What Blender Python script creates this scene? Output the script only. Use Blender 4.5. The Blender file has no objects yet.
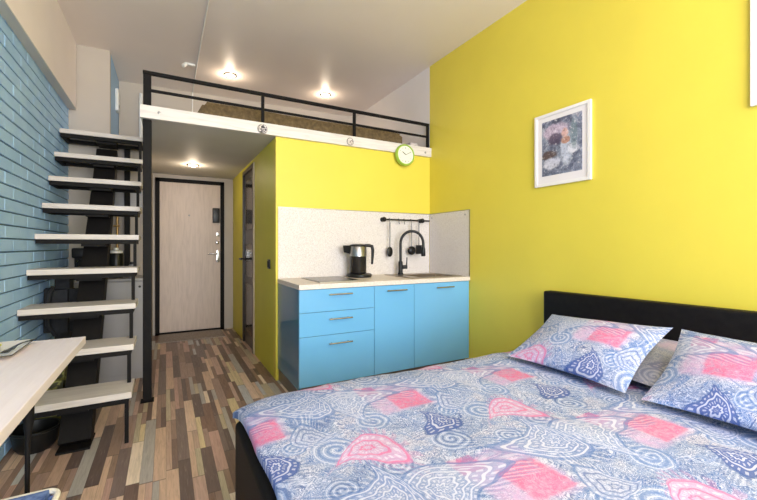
import bpy, bmesh, math, random
from mathutils import Vector, Matrix, noise
random.seed(7)
PI = math.pi
S = bpy.context.scene
C = S.collection

# ------------------------------------------------------------------ node DSL
class V:
    """float socket wrapper with arithmetic"""
    def __init__(s, nt, sock): s.nt, s.k = nt, sock
    def _m(s, op, *a, clamp=False):
        n = s.nt.nodes.new('ShaderNodeMath'); n.operation = op; n.use_clamp = clamp
        for i, x in enumerate((s,) + a):
            if isinstance(x, V): s.nt.links.new(x.k, n.inputs[i])
            else: n.inputs[i].default_value = x
        return V(s.nt, n.outputs[0])
    def __add__(s, o): return s._m('ADD', o)
    __radd__ = __add__
    def __sub__(s, o): return s._m('SUBTRACT', o)
    def __rsub__(s, o): return (s * -1) + o
    def __mul__(s, o): return s._m('MULTIPLY', o)
    __rmul__ = __mul__
    def __truediv__(s, o): return s._m('DIVIDE', o)
    def floor(s): return s._m('FLOOR')
    def fract(s): return s._m('FRACT')
    def abs(s): return s._m('ABSOLUTE')
    def sin(s): return s._m('SINE')
    def sqrt(s): return s._m('SQRT')
    def pow(s, e): return s._m('POWER', e)
    def gt(s, o): return s._m('GREATER_THAN', o)
    def lt(s, o): return s._m('LESS_THAN', o)
    def max(s, o): return s._m('MAXIMUM', o)
    def min(s, o): return s._m('MINIMUM', o)
    def clamp(s): return s._m('ADD', 0.0, clamp=True)
    def step(s, a, b):
        n = s.nt.nodes.new('ShaderNodeMapRange'); n.interpolation_type = 'SMOOTHSTEP'
        s.nt.links.new(s.k, n.inputs[0]); n.inputs[1].default_value = a; n.inputs[2].default_value = b
        n.inputs[3].default_value = 0; n.inputs[4].default_value = 1
        return V(s.nt, n.outputs[0])

def srgb(r, g, b):
    f = lambda c: (c/255/12.92) if c/255 <= .04045 else ((c/255+.055)/1.055)**2.4
    return (f(r), f(g), f(b), 1)

class Mat:
    def __init__(s, name, rough=.5, metal=0.0, spec=.5, coat=0):
        s.m = bpy.data.materials.new(name); s.m.use_nodes = True
        s.nt = s.m.node_tree; s.b = s.nt.nodes['Principled BSDF']
        s.b.inputs['Roughness'].default_value = rough; s.b.inputs['Metallic'].default_value = metal
        s.b.inputs['Specular IOR Level'].default_value = spec
        if coat: s.b.inputs['Coat Weight'].default_value = coat; s.b.inputs['Coat Roughness'].default_value = .05
    def node(s, t): return s.nt.nodes.new(t)
    def coord(s, out='Object'):
        return s.node('ShaderNodeTexCoord').outputs[out]
    def sep(s, sock):
        n = s.node('ShaderNodeSeparateXYZ'); s.nt.links.new(sock, n.inputs[0])
        return [V(s.nt, n.outputs[i]) for i in range(3)]
    def comb(s, x, y, z=0.0):
        n = s.node('ShaderNodeCombineXYZ')
        for i, v in enumerate((x, y, z)):
            if isinstance(v, V): s.nt.links.new(v.k, n.inputs[i])
            else: n.inputs[i].default_value = v
        return n.outputs[0]
    def noise(s, vec, scale=5, detail=2, rough=.5, dist=0):
        n = s.node('ShaderNodeTexNoise'); s.nt.links.new(vec, n.inputs['Vector'])
        n.inputs['Scale'].default_value = scale; n.inputs['Detail'].default_value = detail
        n.inputs['Roughness'].default_value = rough; n.inputs['Distortion'].default_value = dist
        return V(s.nt, n.outputs[0])
    def white(s, vec):
        n = s.node('ShaderNodeTexWhiteNoise'); s.nt.links.new(vec, n.inputs['Vector'])
        return V(s.nt, n.outputs['Value'])
    def mix(s, f, a, b, blend='MIX'):
        n = s.node('ShaderNodeMix'); n.data_type = 'RGBA'; n.blend_type = blend
        for i, x in ((0, f), (6, a), (7, b)):
            if isinstance(x, V): s.nt.links.new(x.k, n.inputs[i])
            elif hasattr(x, 'links'): s.nt.links.new(x, n.inputs[i])
            else: n.inputs[i].default_value = x
        return n.outputs[2]
    def ramp(s, f, stops, const=False):
        n = s.node('ShaderNodeValToRGB'); s.nt.links.new(f.k, n.inputs[0])
        r = n.color_ramp; r.interpolation = 'CONSTANT' if const else 'LINEAR'
        while len(r.elements) < len(stops): r.elements.new(.5)
        for e, (p, c) in zip(r.elements, stops): e.position = p; e.color = c
        return n.outputs[0]
    def color(s, c):
        if hasattr(c, 'links'): s.nt.links.new(c, s.b.inputs['Base Color'])
        else: s.b.inputs['Base Color'].default_value = c
        return s
    def bump(s, h, strength=.2, dist=.01):
        n = s.node('ShaderNodeBump'); n.inputs['Strength'].default_value = strength; n.inputs['Distance'].default_value = dist
        s.nt.links.new(h.k, n.inputs['Height']); s.nt.links.new(n.outputs[0], s.b.inputs['Normal'])
        return s
    def roughness(s, v): s.nt.links.new(v.k, s.b.inputs['Roughness']); return s

def plain(name, col, rough=.5, metal=0.0, var=.06, scale=8, bump=0, bscale=60, spec=.5, coat=0):
    M = Mat(name, rough, metal, spec, coat)
    o = M.coord(); n = M.noise(o, scale, 3)
    dark = tuple(c*(1-var) for c in col[:3]) + (1,); lite = tuple(min(1, c*(1+var)) for c in col[:3]) + (1,)
    M.color(M.ramp(n, [(.3, dark), (.7, lite)]))
    if bump: M.bump(M.noise(o, bscale, 3), bump, .004)
    return M.m

def metal_black(name='black_powder_coat'): return plain(name, (.009, .008, .008), .6, 0, .15, 30, spec=.12)

# ------------------------------------------------------------------ materials
M_yellow = plain('yellow_paint', (.77, .635, .07), .5, 0, .02, 3, .06, 160)
M_olive = plain('yellow_green_hall_paint', (.68, .62, .05), .5, 0, .03, 3, .05, 160)
M_cream = plain('cream_plaster', (.88, .80, .78), .7, 0, .02, 3, .05, 120)
M_beige = plain('beige_plaster', (.52, .46, .40), .7, 0, .03, 3, .05, 120)
M_whitewall = plain('white_plaster', (.80, .75, .72), .7, 0, .02, 3, .05, 120)
M_bluewall = plain('blue_smooth_paint', (.34, .54, .80), .6, 0, .03, 3, .05, 120)
M_ceil = plain('satin_stretch_ceiling', (.87, .785, .735), .42, 0, .015, 2)
M_slab = plain('grey_panel_underside', (.62, .60, .57), .6, 0, .03, 3)
M_black = metal_black()
M_blackp = plain('black_plastic', (.009, .009, .009), .35, 0, .1, 20, spec=.3)
M_blackmatte = plain('black_cloth', (.014, .015, .018), .85, 0, .3, 40)
M_steel = plain('brushed_steel', (.36, .35, .34), .32, 1.0, .08, 30)
M_chrome = plain('satin_chrome', (.48, .47, .45), .25, 1.0, .05, 30)
M_white = plain('white_plastic', (.80, .80, .79), .35, 0, .02, 10)
M_grey = plain('pale_grey_laminate', (.33, .32, .335), .4, 0, .03, 6)
M_blue = plain('gloss_sky_blue_front', (.165, .45, .74), .12, 0, .012, 3, coat=.4)
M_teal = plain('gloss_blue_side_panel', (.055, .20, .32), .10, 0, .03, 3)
M_plinth = plain('brown_grey_plinth', srgb(112, 100, 90), .35)
M_carc = plain('carcass_board', (.5, .5, .5), .6)
M_green = plain('lime_green_plastic', (.36, .56, .07), .3, 0, .03, 10)
M_bronze = plain('bronze_sink_steel', (.36, .29, .22), .3, 1.0, .1, 20)
M_dsteel = plain('dark_steel', (.12, .115, .11), .3, 1.0, .1, 30)
M_brass = plain('aged_brass', (.42, .27, .12), .4, 1.0, .1, 30)

def leather():
    M = Mat('black_faux_leather', .55, spec=.15)
    o = M.coord(); M.color(M.ramp(M.noise(o, 30, 3), [(.3, (.006, .005, .006, 1)), (.7, (.010, .009, .009, 1))]))
    v = M.node('ShaderNodeTexVoronoi'); v.inputs['Scale'].default_value = 220; M.nt.links.new(o, v.inputs['Vector'])
    M.bump(V(M.nt, v.outputs[0]), .15, .002); return M.m
M_leather = leather()

def speckle(name, base, dark, lite, rough=.45):
    M = Mat(name, rough); o = M.coord()
    n = M.noise(o, 150, 2); n2 = M.noise(o, 60, 3)
    c = M.ramp(n, [(.36, dark), (.46, base), (.58, base), (.66, lite)])
    c = M.mix(n2.step(.55, .7)*.35, c, dark)
    return M.color(c).m
M_splash = speckle('white_speckled_laminate', srgb(222, 214, 208), srgb(196, 186, 180), srgb(236, 230, 226))
M_wtop = speckle('pale_worktop_laminate', srgb(226, 214, 204), srgb(204, 190, 180), srgb(238, 230, 222), .35)

def wood(name, base, dark, axis=0, scale=1.0, rough=.45):
    M = Mat(name, rough); o = M.coord(); x, y, z = M.sep(o)
    p = [x*14, y*14, z*14]; p[axis] = p[axis]*.09
    n = M.noise(M.comb(*p), 3*scale, 4, .6, .6)
    n2 = M.noise(o, 1.5, 2)
    c = M.ramp(n, [(.32, dark), (.55, base), (.8, tuple(min(1, k*1.07) for k in base[:3])+(1,))])
    M.color(M.mix(n2.step(.4, .7)*.15, c, dark)); M.bump(n, .05, .003)
    return M.m
M_tread = wood('whitewashed_tread_wood', srgb(205, 197, 190), srgb(190, 180, 172), 0)
M_fascia = wood('white_fascia_board', srgb(226, 219, 214), srgb(210, 202, 197), 0)
M_table = wood('white_tabletop_laminate', srgb(234, 224, 226), srgb(228, 217, 219), 1, rough=.4)
M_doorwood = wood('bleached_oak_door', srgb(206, 188, 174), srgb(194, 176, 162), 2, rough=.5)
M_darkwood = wood('dark_wenge_door', (.045, .03, .022, 1), (.02, .014, .01, 1), 2, rough=.3)

def floor_mat():
    M = Mat('patchwork_plank_floor', .42); o = M.coord(); x, y, z = M.sep(o)
    W = .057
    r = (x/W).floor(); fx = (x/W).fract()
    rr = M.white(M.comb(r, 3.7))
    L = rr*.40 + .42
    u = y/L + M.white(M.comb(r, 9.1))*7
    c = u.floor(); fu = u.fract()
    split = M.white(M.comb(r, c, 5.5)).gt(.55)
    half = fx.gt(.5)*split
    offs = M.white(M.comb(r, c, 8.8)); 
    sub = (fu.gt(.55)*split*half)
    rnd = M.white(M.comb(r, c, half*11 + sub*5))
    stops = [srgb(118, 95, 84), srgb(196, 164, 143), srgb(149, 119, 102), srgb(228, 197, 171), srgb(129, 111, 104),
             srgb(181, 174, 166), srgb(161, 132, 116), srgb(238, 218, 194), srgb(137, 107, 92), srgb(196, 181, 150),
             srgb(106, 88, 82), srgb(204, 169, 151), srgb(194, 193, 192), srgb(156, 128, 109), srgb(214, 181, 154),
             srgb(131, 106, 94), srgb(224, 203, 159), srgb(170, 141, 127), srgb(116, 95, 88), srgb(197, 159, 144)]
    col = M.ramp(rnd, [(i/len(stops), s) for i, s in enumerate(stops)], True)
    g = M.noise(M.comb(x*60, y*4, rnd*40), 1.6, 4, .65, .8)
    col = M.mix(g.step(.35, .75)*.55, col, M.mix(.5, col, (.05, .035, .028, 1)))
    g2 = M.noise(M.comb(x*110, y*9, rnd*17), 1.2, 3)
    col = M.mix(g2.step(.55, .8)*.22, col, srgb(205, 192, 176))
    d1 = (fx - .5).abs().gt(.485); d2 = (fu - .5).abs().gt(.493); d3 = (fx - .5).abs().lt(.016)*split
    gap = d1.max(d2).max(d3)
    col = M.mix(gap*.5, col, (.03, .022, .018, 1))
    M.color(col); M.roughness(g*.2 + .3)
    M.bump((gap*-1 + 1)*.8 + g*.2, .25, .003)
    return M.m
M_floor = floor_mat()

def brick_mat():
    M = Mat('blue_painted_brick', .6); o = M.coord()
    n = M.noise(o, 5, 4); n2 = M.noise(o, 70, 4)
    c = M.ramp(n, [(.3, (.33, .56, .87, 1)), (.7, (.42, .65, .93, 1))])
    c = M.mix(n2.step(.62, .8)*.3, c, (.16, .31, .48, 1))
    M.color(c).bump(n2, .5, .005); return M.m
M_brick = brick_mat()

def paisley(name, uv=False, shift=(0, 0), tone=0.0):
    """grey-white printed cotton: fine blue line swirls, paisley drops and faded pink squares in a .62 m repeat"""
    M = Mat(name, .85, spec=.2)
    vec = M.coord('UV' if uv else 'Object')
    x, y, z = M.sep(vec)
    TX_, TY_ = .62, .645
    x = x + (shift[0] + 6*TX_); y = y + (shift[1] + 6*TY_)
    P = M.comb(x, y)
    wn = M.noise(P, 16, 2) - .5
    wm = M.noise(M.comb(x + 7.3, y), 13, 2) - .5
    gx = ((x + wn*.02)/TX_).fract()*TX_ - TX_/2          # metres from the middle of the repeat
    gy = ((y + wm*.02)/TY_).fract()*TY_ - TY_/2
    pale = srgb(188, 194, 216); cool = srgb(154, 172, 208); blue = srgb(88, 120, 178); deep = srgb(56, 86, 148); ink = srgb(76, 100, 152)
    lilac = srgb(204, 166, 204); hot = srgb(214, 98, 140); mag = srgb(200, 88, 148); lace = srgb(218, 220, 234)
    wash = M.noise(P, 5.5, 3, .6, 1.2)
    col = M.ramp(wash, [(.32, srgb(194, 190, 208)), (.45, pale), (.54, cool), (.68, blue)])
    # three sizes of curling line work
    f1 = M.noise(P, 8.5, 1, .4, 3.0); c1 = ((f1*15).fract() - .5).abs()
    zone = M.noise(M.comb(x, y + 3.1), 6.5, 1, .5, .4)
    z1 = zone.step(.40, .52)
    f2 = M.noise(P, 30, 1, .45, 2.0); c2 = ((f2*6).fract() - .5).abs()
    f3 = M.noise(P, 62, 1, .4, 1.2); c3 = ((f3*4).fract() - .5).abs()
    col = M.mix(c2.lt(.16)*.8, col, ink)
    col = M.mix(c2.gt(.38)*.7, col, lace)
    col = M.mix(c3.lt(.13)*(1 - z1)*.65, col, deep)
    col = M.mix(c1.lt(.12)*z1*.8, col, deep)
    col = M.mix(c1.gt(.44)*z1*.7, col, lace)
    # soft blue bands sweeping through the ground
    bd = M.noise(M.comb(x, y + 9.0), 4.5, 1, .4, 1.0)
    band = 1 - ((bd*5).fract() - .5).abs().step(.06, .13)
    col = M.mix(band*(.85 if uv else .66), col, blue)
    col = M.mix(band*c2.lt(.12)*.7, col, lace)
    wrapx = lambda c: ((gx - c)/TX_ + .5).fract()*TX_ - TX_/2
    wrapy = lambda c: ((gy - c)/TY_ + .5).fract()*TY_ - TY_/2
    gr = M.noise(P, 45, 3, .6)
    def square(cx, cy, w, h, colr, amt, soft=.2):
        nonlocal col
        m = (1 - wrapx(cx).abs().step(w*(1-soft), w*(1+soft*.4)))*(1 - wrapy(cy).abs().step(h*(1-soft), h*(1+soft*.4)))
        col = M.mix(m*(gr.step(.25, .7)*.6 + .4)*amt, col, colr)
    square(.0, .0, .135, .135, lilac, .78)
    square(.035, -.04, .082, .078, hot, .85, .14)
    square(-.085, .105, .048, .045, mag, .8)
    col = M.mix(c2.lt(.08)*.25, col, lace)
    # curled tendrils
    def curl(cx, cy, R, turn, colr, k=.6):
        nonlocal col
        dx, dy = wrapx(cx), wrapy(cy)
        d = ((dx*dx + dy*dy).sqrt() + wn*.012)/R
        v = (dy._m('ARCTAN2', dx)*(turn/(2*PI)) + d*3.0).fract() - .5
        m = (1 - d.step(.88, 1.0))
        col = M.mix(m*.45, col, cool)
        col = M.mix(m*v.abs().lt(.17)*k, col, colr)
        col = M.mix(m*v.abs().gt(.42)*.6, col, lace)
    curl(-.02, .25, .075, 1, deep); curl(.235, -.27, .085, -1, blue); curl(-.185, -.14, .07, 1, blue); curl(.17, .17, .055, -1, deep); curl(-.26, .21, .065, -1, deep); curl(.12, -.20, .045, 1, blue)
    # paisley drops with scalloped outline and feathered halo
    def drop(cx, cy, ang, s, body, line, k=.9, rings=3.0, halo=deep, hk=.26, bend=.45):
        nonlocal col
        ca, sa = math.cos(ang), math.sin(ang)
        dx, dy = wrapx(cx), wrapy(cy)
        px = (dx*ca + dy*sa)/s; py = (dy*ca - dx*sa)/s
        px = px + py*py*bend
        q = px/(1.0 - py*.55).max(.16)
        d = (q*q + py*py*.5).sqrt()
        th = q._m('ARCTAN2', py)
        spoke = ((th*4.5 + d*1.4).fract() - .5).abs()
        hal = d.step(.98, 1.04)*(1 - d.step(1.32, 1.5))
        col = M.mix(hal*spoke.lt(.2)*hk, col, halo)
        col = M.mix(hal*spoke.gt(.38)*hk, col, lace)
        dd = d + ((th*7).sin())*.035
        inside = 1 - dd.step(.97, 1.0)
        col = M.mix(inside*k, col, body)
        rg = ((dd*rings).fract() - .5).abs()
        col = M.mix(inside*rg.lt(.11)*.7, col, line)
        dots = ((th*3.2).fract() - .5).abs().gt(.3)*((dd*rings + .5).fract() - .5).abs().lt(.16)
        col = M.mix(inside*dots*.55, col, lace)
        col = M.mix((dd - 1.0).abs().lt(.045)*.6, col, halo)
    drop(.045, -.265, -.25, .062, srgb(80, 100, 162), lace, .92, 2.4)
    drop(-.29, -.30, 1.35, .078, srgb(212, 170, 204), srgb(214, 104, 152), .7, 2.6, srgb(204, 130, 176), .25)
    drop(-.22, .05, 2.5, .105, srgb(150, 164, 204), lace, .55, 4.4, blue, .34, .7)
    drop(.27, .07, -.9, .10, srgb(126, 146, 196), lace, .6, 4.0, blue, .34, .7)
    drop(.19, -.17, -2.3, .06, srgb(170, 180, 212), srgb(84, 104, 160), .5, 3.4, blue, .4)
    if tone: col = M.mix(tone, col, srgb(168, 160, 154))
    M.color(col)
    M.bump(M.noise(vec, 400, 2), .1, .002)
    return M.m

# ------------------------------------------------------------------ geometry helpers
def box(bm, x0, x1, y0, y1, z0, z1, bev=0, seg=2):
    r = bmesh.ops.create_cube(bm, size=1)
    vs = r['verts']
    for v in vs:
        v.co = Vector(((x0+x1)/2 + v.co.x*(x1-x0), (y0+y1)/2 + v.co.y*(y1-y0), (z0+z1)/2 + v.co.z*(z1-z0)))
    if bev:
        es = list({e for v in vs for e in v.link_edges})
        bmesh.ops.bevel(bm, geom=es, offset=bev, segments=seg, affect='EDGES', profile=.6)
    return bm
def B(x0, x1, y0, y1, z0, z1, bev=0, seg=2):
    return box(bmesh.new(), x0, x1, y0, y1, z0, z1, bev, seg)
def cyl(bm, p, q, r, r2=None, seg=20):
    p, q = Vector(p), Vector(q); d = q - p
    m = Matrix.Translation((p+q)/2) @ d.to_track_quat('Z', 'Y').to_matrix().to_4x4()
    bmesh.ops.create_cone(bm, cap_ends=True, segments=seg, radius1=r, radius2=r if r2 is None else r2, depth=d.length, matrix=m)
    return bm
def tube(bm, pts, r, seg=12, cap=True):
    pts = [Vector(p) for p in pts]; rings = []
    up = None
    for i, p in enumerate(pts):
        t = (pts[min(i+1, len(pts)-1)] - pts[max(i-1, 0)]).normalized()
        if up is None:
            up = t.orthogonal().normalized()
        up = (up - t*up.dot(t)).normalized(); w = t.cross(up)
        rad = r[i] if isinstance(r, (list, tuple)) else r
        rings.append([bm.verts.new(p + (up*math.cos(a) + w*math.sin(a))*rad) for a in [2*PI*k/seg for k in range(seg)]])
    for a, b in zip(rings, rings[1:]):
        for k in range(seg):
            bm.faces.new((a[k], a[(k+1) % seg], b[(k+1) % seg], b[k]))
    if cap:
        bm.faces.new(rings[0][::-1]); bm.faces.new(rings[-1])
    return bm
def lathe(bm, prof, c=(0, 0, 0), seg=32, axis='Z'):
    rings = []
    for r, z in prof:
        ring = []
        for k in range(seg):
            a = 2*PI*k/seg
            if axis == 'Z': co = (c[0]+r*math.cos(a), c[1]+r*math.sin(a), c[2]+z)
            else: co = (c[0]+r*math.cos(a), c[1]-z, c[2]+r*math.sin(a))     # axis -Y
            ring.append(bm.verts.new(co))
        rings.append(ring)
    for a, b in zip(rings, rings[1:]):
        for k in range(seg): bm.faces.new((a[k], a[(k+1) % seg], b[(k+1) % seg], b[k]))
    bm.faces.new(rings[0][::-1]); bm.faces.new(rings[-1])
    return bm
def obj(name, bm, mat, parent=None, smooth=False, sharp=35):
    bmesh.ops.recalc_face_normals(bm, faces=bm.faces)
    me = bpy.data.meshes.new(name); bm.to_mesh(me); bm.free()
    o = bpy.data.objects.new(name, me); C.objects.link(o)
    me.materials.append(mat)
    if smooth:
        for p in me.polygons: p.use_smooth = True
        me.set_sharp_from_angle(angle=math.radians(sharp))
    if parent:
        o.parent = parent
        o.matrix_parent_inverse = Matrix.Translation(parent_world(parent)).inverted()
    return o
def parent_world(p):
    w = Vector(p.location)
    # parts are modelled in world coordinates: undo every ancestor's translation
    q = p.parent
    return w if q is None else Vector((0, 0, 0)) if p.type == 'MESH' else w
def tag(o, label, cat, group=None):
    o['label'] = label; o['category'] = cat
    if group: o['group'] = group
    return o
def struct(name, bm, mat, **k):
    o = obj(name, bm, mat, **k); o['kind'] = 'structure'; return o
def thing(name, label, cat, loc, group=None):
    o = bpy.data.objects.new(name, None); C.objects.link(o); o.location = loc
    o.empty_display_size = .05
    return tag(o, label, cat, group)

# ------------------------------------------------------------------ key dimensions
XL, XR = -.77, 2.448
XK, YK, YF = .840, 3.314, 2.7066
WT = .870
LB, LT = 2.089, 2.183
YD = 5.733
YB = -3.2                       # wall behind the viewpoint
YU = 5.15                       # back wall up in the loft
XH = .825
def ceil_z(x): return 2.985 + (x - XL)*.0215

# ------------------------------------------------------------------ setting
struct('floor', B(XL-.1, XR+.1, YB-.1, YD+.1, -.08, 0), M_floor)
bm = bmesh.new()
bmv = [bm.verts.new((x, y, ceil_z(x)+dz)) for dz in (0, .08) for (x, y) in ((XL-.1, YB-.1), (XR+.1, YB-.1), (XR+.1, YD+.1), (XL-.1, YD+.1))]
for f in ((0, 1, 2, 3), (7, 6, 5, 4), (0, 4, 5, 1), (1, 5, 6, 2), (2, 6, 7, 3), (3, 7, 4, 0)): bm.faces.new([bmv[i] for i in f])
struct('ceiling', bm, M_ceil)

# left brick wall: every brick raised from the joints, one mesh
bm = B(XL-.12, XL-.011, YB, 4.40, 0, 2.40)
bh, bl, z, row = .0745, .262, 0.0, 0
while z < 2.39:
    y = YB - (row % 2)*bl*.5
    while y < 4.40:
        a, b = max(y+.0018, YB), min(y+bl-.0018, 4.40)
        if b - a > .02:
            j = [random.uniform(-.001, .0018) for _ in range(4)]
            z0, z1 = z+.0045, min(z+bh-.0045, 2.383)
            box(bm, XL-.02, XL+j[0]-.001, a, b, z0, z1, .002, 1)
        y += bl
    z += bh; row += 1
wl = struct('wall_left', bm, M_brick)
wl.data.materials.append(plain('joint_shade_blue', (.09, .17, .26), .8, 0, .2, 20))  # joints share the blue paint; this darker tone paints in their shade
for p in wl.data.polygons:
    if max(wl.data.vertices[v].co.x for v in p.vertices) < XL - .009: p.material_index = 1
struct('trim_1', B(XL-.1, -.712, YB, 4.37, 2.392, ceil_z(XL)+.02), M_cream)
struct('trim_4', B(XL-.008, -.711, YB, 4.371, 2.384, 2.3919), M_slab)
struct('wall_pier', B(XL-.1, -.463, 4.40, 4.46, 0, 3.02), M_beige)
struct('wall_loft_left', B(-.56, -.463, 4.461, YU+.05, 2.17, 3.02), M_bluewall)
struct('wall_stairs', B(-.462, -.15, 4.40, 4.46, 0, LB), plain('shaded_beige_plaster', (.36, .31, .27), .7, 0, .03, 3, .05, 120))  # beige plaster darkened, under-stair shade put into the colour
struct('wall_hall_left', B(-.25, -.15, 4.461, YD, 0, LB), M_beige)
struct('wall_hall_back', B(-.25, 1.0, YD, YD+.1, 0, 2.2), M_beige)
struct('wall_loft_back', B(-.46, XR, YU, YU+.08, LT-.01, 3.08), M_beige)
struct('wall_right', B(XR, XR+.1, YB, YK, 0, 3.12), M_yellow)
struct('wall_loft_right', B(XR, XR+.1, YK, YD, LB, 3.12), M_whitewall)
struct('wall_kitchen', B(XH, XR, YK, YK+.09, 0, LB), M_yellow)
# hall wall with a doorway, in three pieces of one mesh
D0, D1, DZ = 4.245, 4.905, 2.045
bm = B(XH, XH+.1, YK+.0905, D0, 0, LB); box(bm, XH, XH+.1, D1, YD, 0, LB); box(bm, XH, XH+.1, D0, D1, DZ, LB)
struct('wall_hall_right', bm, M_olive)
struct('trim_2', B(XH-.004, XH+.012, YK-.006, YK+.004, 0, LB, .001), M_yellow)
# wall with the window, behind the viewpoint
WX0, WX1, WZ0, WZ1 = -.60, 2.30, .45, 2.75
bm = B(XL-.1, WX0, YB-.15, YB, 0, 3.1); box(bm, WX1, XR+.1, YB-.15, YB, 0, 3.1)
box(bm, WX0, WX1, YB-.15, YB, 0, WZ0); box(bm, WX0, WX1, YB-.15, YB, WZ1, 3.1)
struct('wall_back', bm, M_whitewall)
bm = bmesh.new()
for (a, b, c, d) in ((WX0, WX0+.06, WZ0, WZ1), (WX1-.06, WX1, WZ0, WZ1), (WX0, WX1, WZ0, WZ0+.06), (WX0, WX1, WZ1-.06, WZ1), ((WX0+WX1)/2-.04, (WX0+WX1)/2+.04, WZ0, WZ1)):
    box(bm, a, b, YB-.11, YB-.05, c, d)
struct('window_1', bm, M_white)

# loft: slab, landing and white fascia board
struct('floor_loft', B(-.160, XR, 3.312, YD, LB, 2.168), M_slab)
struct('floor_landing', B(XL, -.161, 4.30, YU, LB, 2.160), M_slab)
struct('trim_3', B(-.167, XR, 3.284, 3.311, LB, LT, .002), M_fascia)

# ------------------------------------------------------------------ entrance door
d = bpy.data.objects.new('door_1', None); C.objects.link(d); d.location = (.29, YD, 0); d['kind'] = 'structure'
d['label'] = 'bleached oak entrance door in a black frame at the end of the hall'
X0, X1, ZD = -.123, .706, 2.036
bm = B(X0, X0+.05, YD-.03, YD, 0, ZD, .003); box(bm, X1-.05, X1, YD-.03, YD, 0, ZD, .003)
box(bm, X0, X1, YD-.03, YD, ZD-.05, ZD, .003); box(bm, X0, X1, YD-.03, YD, 0, .03, .003)
obj('door_frame', bm, M_black, d)
leaf = obj('door_leaf', B(X0+.05, X1-.05, YD-.024, YD, .03, ZD-.05, .004), M_doorwood, d)
yl = YD-.024
bm = lathe(bmesh.new(), [(.012, 0), (.012, .006), (.007, .009)], (.27, yl, 1.56), 16, 'Y'); obj('peephole', bm, M_steel, d, True)
bm = B(.555, .645, yl-.045, yl, 1.47, 1.67, .008); obj('lock_box', bm, M_blackp, d, True)
bm = B(.600, .640, yl-.010, yl, 1.285, 1.345, .004); obj('lock_plate', bm, M_chrome, d, True)
bm = lathe(bmesh.new(), [(.024, 0), (.024, .012), (.014, .016)], (.615, yl, 1.20), 20, 'Y'); obj('keyhole_cover', bm, M_chrome, d, True)
bm = B(.602, .645, yl-.012, yl, .93, 1.10, .005)
cyl(bm, (.622, yl-.010, 1.045), (.622, yl-.055, 1.045), .010)
tube(bm, [(.622, yl-.055, 1.045), (.58, yl-.058, 1.047), (.53, yl-.055, 1.050), (.495, yl-.05, 1.044)], [.010, .010, .009, .007])
obj('door_handle', bm, M_chrome, d, True)
bm = B(.600, .620, yl-.030, yl-.012, .95, .985, .003); obj('thumb_turn', bm, M_chrome, d, True)

# ------------------------------------------------------------------ hall door
d2 = bpy.data.objects.new('door_2', None); C.objects.link(d2); d2.location = (XH, 4.575, 0); d2['kind'] = 'structure'
d2['label'] = 'dark narrow door in the yellow green hall wall'
bm = bmesh.new()
for (a, b, c, e) in ((D0+.001, D0+.045, 0, DZ-.001), (D1-.045, D1-.001, 0, DZ-.001), (D0+.001, D1-.001, DZ-.045, DZ-.001)):
    box(bm, XH-.012, XH+.05, a, b, c, e, .003)
obj('door_frame', bm, M_darkwood, d2)
cs = obj('casing_strip', B(XH-.014, XH+.02, D0-.022, D0, 0, DZ), wood('pale_door_casing', srgb(186, 170, 140), srgb(160, 144, 116), 2), d2); cs['label'] = 'pale door casing edge'
obj('door_leaf', B(XH+.008, XH+.045, D0+.046, D1-.046, .005, DZ-.046, .003), M_darkwood, d2)
M_glassd = plain('smoked_door_glass', (.02, .017, .015), .12, 0, .1, 5, spec=.35)
for za, zb in ((.15, .72), (.80, 1.18), (1.34, 1.92)):
    obj('glass_panel', B(XH+.003, XH+.010, D0+.13, D1-.13, za, zb, .002), M_glassd, d2)
bm = lathe(bmesh.new(), [(.026, 0), (.026, .008), (.012, .012)], (0, 0, 0), 20, 'Z')
bmesh.ops.rotate(bm, verts=bm.verts, cent=(0, 0, 0), matrix=Matrix.Rotation(-PI/2, 3, 'Y'))
bmesh.ops.translate(bm, verts=bm.verts, vec=(XH+.008, D1-.10, 1.0))
tube(bm, [(XH, D1-.10, 1.0), (XH-.05, D1-.10, 1.0), (XH-.062, D1-.115, 1.0), (XH-.062, D1-.23, 1.0)], .011)
obj('door_handle', bm, M_blackp, d2, True)

t = thing('wall_socket', 'small black socket plate on the yellow green hall wall by the kitchen corner', 'socket', (XH, 3.555, .99))
obj('plate', B(XH-.010, XH, 3.515, 3.595, .945, 1.03, .004), M_blackp, t, True)
obj('rocker', B(XH-.016, XH-.009, 3.53, 3.58, .96, 1.015, .003), M_blackmatte, t, True)

# door mat
M_mat = plain('brown_grey_mat', srgb(156, 144, 136), .95, 0, .25, 60, .6, 300)
tag(obj('doormat', B(-.08, .66, 5.22, 5.68, .001, .012, .004), M_mat), 'brown grey doormat lying before the entrance door', 'doormat')

# ------------------------------------------------------------------ posts and railing
t = thing('support_post', 'tall black square steel post holding up the loft corner beside the stairs', 'post', (-.122, 3.341, 0))
obj('shaft', B(-.150, -.094, 3.313, 3.369, .006, LB-.001, .004), M_black, t)
obj('base_plate', B(-.165, -.079, 3.298, 3.384, 0, .006, .001), M_black, t)
t = thing('support_post', 'thin dark post behind the pale cabinet under the stairs', 'post', (-.325, 4.33, 0))
obj('shaft', B(-.345, -.300, 4.335, 4.378, .006, LB-.001, .003), M_black, t)
obj('base_plate', B(-.355, -.290, 4.325, 4.388, 0, .006, .001), M_black, t)

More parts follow.
